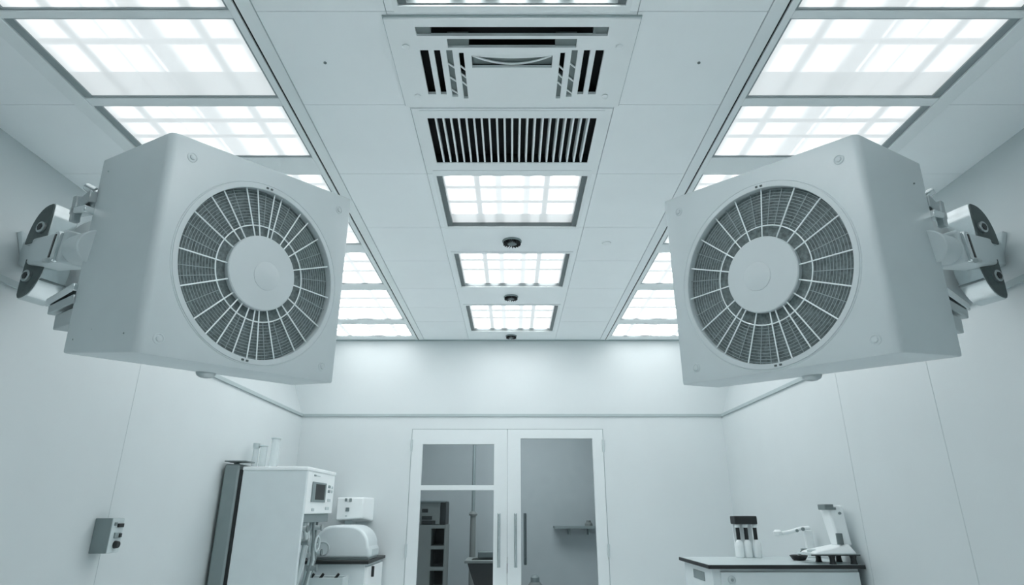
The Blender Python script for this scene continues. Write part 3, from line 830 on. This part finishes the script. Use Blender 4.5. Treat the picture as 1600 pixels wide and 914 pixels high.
# switch box on the back wall above it
a, b = at(527, 778, 5.66), at(577, 778, 5.66)
z0, z1 = at(540, 815, 5.66).z, at(540, 777, 5.66).z
t = thing('switch_box', 'pale wall box with dark switches above the dome-topped machine', 'switch box', ((a.x+b.x)/2, YB, z0))
q = [Vector(v) for v in ((a.x, 5.66, z0+.01), (a.x, 5.66, z1), (a.x, YB, z0-.02), (a.x, YB, z1), (b.x-.05, 5.66, z0+.03), (b.x-.05, 5.66, z1), (b.x, YB, z0), (b.x, YB, z1))]
MB().hexa(q).build('case', M['white'], t, bevel=.012)
for u, v, wu, hv, mm in ((541, 781, 4, 5, 'dgrey'), (548, 781, 4, 5, 'grey'), (543, 796, 6, 6, 'dgrey'), (541, 806, 3, 2, 'pgrey')):
    p0, p1 = at(u-wu/2, v+hv/2, 5.66), at(u+wu/2, v-hv/2, 5.66)
    MB().box(p0.x, p1.x, 5.650, 5.661, p0.z, p1.z).build('switch', M[mm], t, bevel=.002)
q = [Vector(v) for v in ((a.x+.06, 5.74, z0-.06), (a.x+.06, 5.74, z0+.02), (a.x+.06, YB, z0-.06), (a.x+.06, YB, z0+.02), (b.x-.16, 5.74, z0-.03), (b.x-.16, 5.74, z0+.02), (b.x-.16, YB, z0-.03), (b.x-.16, YB, z0+.02))]
MB().hexa(q).build('lower_bracket', M['pgrey'], t, bevel=.006)
# tool caddy in front of the counter
a, b = at(474, 903, 4.98), at(536, 903, 4.98)
t = thing('tool_caddy', 'grey tool caddy on thin legs in front of the far left counter', 'caddy', ((a.x+b.x)/2, 5.06, 0))
zt = at(500, 903, 4.98).z
MB().holed(a.x, b.x, 4.98, 5.16, zt-.10, zt, [(a.x+.012, b.x-.012, 4.992, 5.148)]).build('tray_wall', M['pgrey'], t, bevel=.003)
MB().box(a.x, b.x, 4.98, 5.16, zt-.112, zt-.10).build('tray_floor', M['pgrey'], t)
for xx in (a.x+.02, b.x-.02):
    for yy in (5.0, 5.14): MB().cyl((xx, yy, 0), (xx, yy, zt-.105), .010, n=10).build('leg', M['steel'], t)
for u, lab in ((479, 'black handled tool leaning in the caddy, leftmost of three'), (494, 'black handled tool leaning in the caddy, middle of three'), (518, 'black handled tool leaning in the caddy, rightmost of three')):
    p0 = at(u, 912, 5.05)
    tt = thing('hand_tool', lab, 'tool', (p0.x, 5.05, zt-.10), 'tools in the caddy')
    MB().cyl((p0.x-.02, 5.05, zt-.098), (p0.x, 5.05, p0.z), .005, n=8).build('shaft', M['steel'], tt)
    MB().cyl((p0.x, 5.05, p0.z), (p0.x+.05, 5.05, p0.z+.07), .012, .010, 12).build('grip', M['black'], tt, bevel=.003)

# ------------------------------------------------------------------ right bench
BX0, BX1, BY0, BY1, BZ = 1.125, 2.028, 3.78, 4.43, H-.293
t = thing('bench_cabinet', 'white bench cabinet with thin dark worktop by the right wall', 'cabinet', (1.57, 4.1, 0))
MB().box(BX0+.03, BX1-.03, BY0+.035, BY1-.02, 0, BZ-.022).build('body', M['cab'], t, bevel=.003)
top_ = MB().box(BX0, BX1, BY0, BY1, BZ-.022, BZ-.001).build('worktop', M['black'], t, bevel=.003)
MB().box(BX0+.006, BX1-.006, BY0+.006, BY1-.006, BZ-.0012, BZ).build('worktop_surface', M['pgrey'], t)
dd = MB().box(BX0+.075, BX1-.035, BY0+.018, BY0+.036, .08, BZ-.04).build('door', M['cab'], t, bevel=.002)
kx = at(1143, 906, BY0+.018)
MB().cyl((kx.x, BY0+.018, kx.z), (kx.x, BY0+.004, kx.z), .022, .020, 24).build('lock', M['pgrey'], dd, bevel=.002)
MB().cyl((kx.x, BY0+.004, kx.z), (kx.x, BY0+.001, kx.z), .008, n=12).build('keyhole', M['grey'], dd)
MB().box(BX0+.026, BX0+.032, 3.97, 4.20, BZ-.105, BZ-.055).build('label_plate', M['grey'], t, bevel=.002)
# three bottles under a black dispenser head
bxs = [1.513, 1.567, 1.628]; byy = 4.34
t = thing('dispenser_head', 'black dispenser block standing over three white bottles on the bench', 'dispenser', (1.57, byy+.06, BZ))
MB().box(1.488, 1.640, byy-.035, byy+.055, H-.087, H-.034).build('block', M['black'], t, bevel=.006)
MB().box(1.50, 1.628, byy+.050, byy+.062, BZ, H-.05).build('back_plate', M['white'], t, bevel=.003)
for x, lab in zip(bxs, ('leftmost', 'middle', 'rightmost')):
    tt = thing('reagent_bottle', 'white bottle with black neck under the black dispenser, %s of three' % lab, 'bottle', (x, byy, BZ), 'bottles under the black dispenser')
    MB().lathe([(.022, 0), (.026, .004), (.0265, .075), (.024, .092), (.016, .104), (.013, .110)], (x, byy, BZ), 24).build('bottle_body', M['white'], tt)
    MB().lathe([(.0125, .108), (.0125, .185)], (x, byy, BZ), 16).build('neck', M['black'], tt)
    MB().lathe([(.016, .185), (.018, .192), (.016, .2055)], (x, byy, BZ), 16).build('collar', M['white'], tt)
# swivel arm
t = thing('sampling_swivel', 'thin white swivel with an arm on a post behind the black dish', 'swivel', (1.975, 4.33, BZ))
zz = at(1268, 828, 4.33).z
MB().box(1.952, 1.998, 4.31, 4.35, BZ, zz).build('post', M['white'], t, bevel=.006)
MB().tube([(1.99, 4.33, zz+.012), (1.93, 4.33, zz+.008), (1.86, 4.33, zz-.012), (1.80, 4.33, zz-.022)], .013, 12).build('arm', M['white'], t)
MB().lathe([(.012, -.02), (.026, -.012), (.028, .008), (.015, .02)], (1.775, 4.33, zz-.018), 20).build('head', M['white'], t)
MB().cyl((1.90, 4.312, zz-.004), (1.90, 4.318, zz-.004), .010, n=12).build('joint_screw', M['grey'], t)
MB().cyl((1.94, 4.310, zz+.006), (1.94, 4.318, zz+.006), .012, n=12).build('joint_screw', M['grey'], t)
# black dish with lever
t = thing('clamp_dish', 'small black dish with a raised lever on the right bench', 'dish', (1.80, 4.12, BZ))
MB().lathe([(.030, 0), (.038, .004), (.054, .028), (.050, .030), (.036, .012)], (1.80, 4.12, BZ), 28).build('bowl', M['black'], t)
MB().tube([(1.79, 4.12, BZ+.012), (1.81, 4.12, BZ+.035), (1.835, 4.12, BZ+.062)], .008, 10).build('lever', M['dgrey'], t)
MB().box(1.822, 1.858, 4.11, 4.13, BZ+.058, BZ+.068).build('lever_pad', M['grey'], t, bevel=.002)
# column instrument
t = thing('column_instrument', 'white column instrument with black cap on a footed plate by right wall', 'instrument', (1.88, 3.9, BZ))
pz = BZ+.046
MB().box(1.735, 2.018, 3.80, 4.02, pz, pz+.008).build('base_plate', M['pgrey'], t, bevel=.002)
MB().box(1.734, 2.019, 3.799, 3.802, pz+.001, pz+.007).build('plate_edge', M['black'], t)
for xx in (1.862, 1.985):
    for yy in (3.82, 3.99): MB().lathe([(.020, 0), (.016, .010), (.015, .030), (.020, pz-BZ)], (xx, yy, BZ), 18).build('foot', M['black'], t)
q = [Vector(v) for v in ((1.76, 3.81, pz+.008), (1.78, 3.83, pz+.022), (1.76, 4.01, pz+.008), (1.78, 3.99, pz+.022), (2.012, 3.81, pz+.008), (1.985, 3.84, pz+.062), (2.012, 4.01, pz+.008), (1.985, 3.98, pz+.062))]
MB().hexa(q).build('base_cover', M['white'], t, bevel=.010, seg=3)
zc = H+.030
q = [Vector(v) for v in ((1.935, 3.85, pz+.05), (1.897, 3.85, zc), (1.935, 3.96, pz+.05), (1.897, 3.96, zc), (2.012, 3.85, pz+.05), (1.99, 3.85, zc), (2.012, 3.96, pz+.05), (1.99, 3.96, zc))]
MB().hexa(q).build('column', M['white'], t, bevel=.012, seg=3)
MB().box(1.878, 1.93, 3.835, 3.93, zc-.026, zc+.006).build('cap', M['dgrey'], t, bevel=.004)
MB().box(1.93, 1.945, 3.84, 3.90, zc-.026, zc-.012).build('cap_tab', M['dgrey'], t, bevel=.002)
MB().box(1.922, 1.958, 3.842, 3.856, pz+.058, pz+.12).build('display', M['dgrey'], t, bevel=.003)
MB().lathe([(.03, 0), (.028, .012), (.015, .016)], (1.79, 3.9, pz+.014), 20).build('pan', M['pgrey'], t)
MB().cyl((1.965, 3.852, zc-.045), (1.965, 3.842, zc-.045), .008, n=12).build('screw', M['grey'], t)

# ------------------------------------------------------------------ camera, world, view
cam = bpy.data.cameras.new('camera'); cam.sensor_width = 36; cam.lens = 36*F/1600; cam.clip_start = .05
co = bpy.data.objects.new('camera', cam); COL.objects.link(co)
co.location = (0, 0, H); co.rotation_euler = (math.pi/2+PITCH, 0, 0)
SC.camera = co
wd = bpy.data.worlds.new('world'); SC.world = wd; wd.use_nodes = True
wd.node_tree.nodes['Background'].inputs[0].default_value = (.03, .035, .036, 1)
vs = SC.view_settings
vs.view_transform = 'Standard'; vs.look = 'None'; vs.gamma = 1; vs.use_curve_mapping = False; vs.exposure = 2.08
SC.cycles.max_bounces = 12; SC.cycles.diffuse_bounces = 12
SC.cycles.use_denoising = True
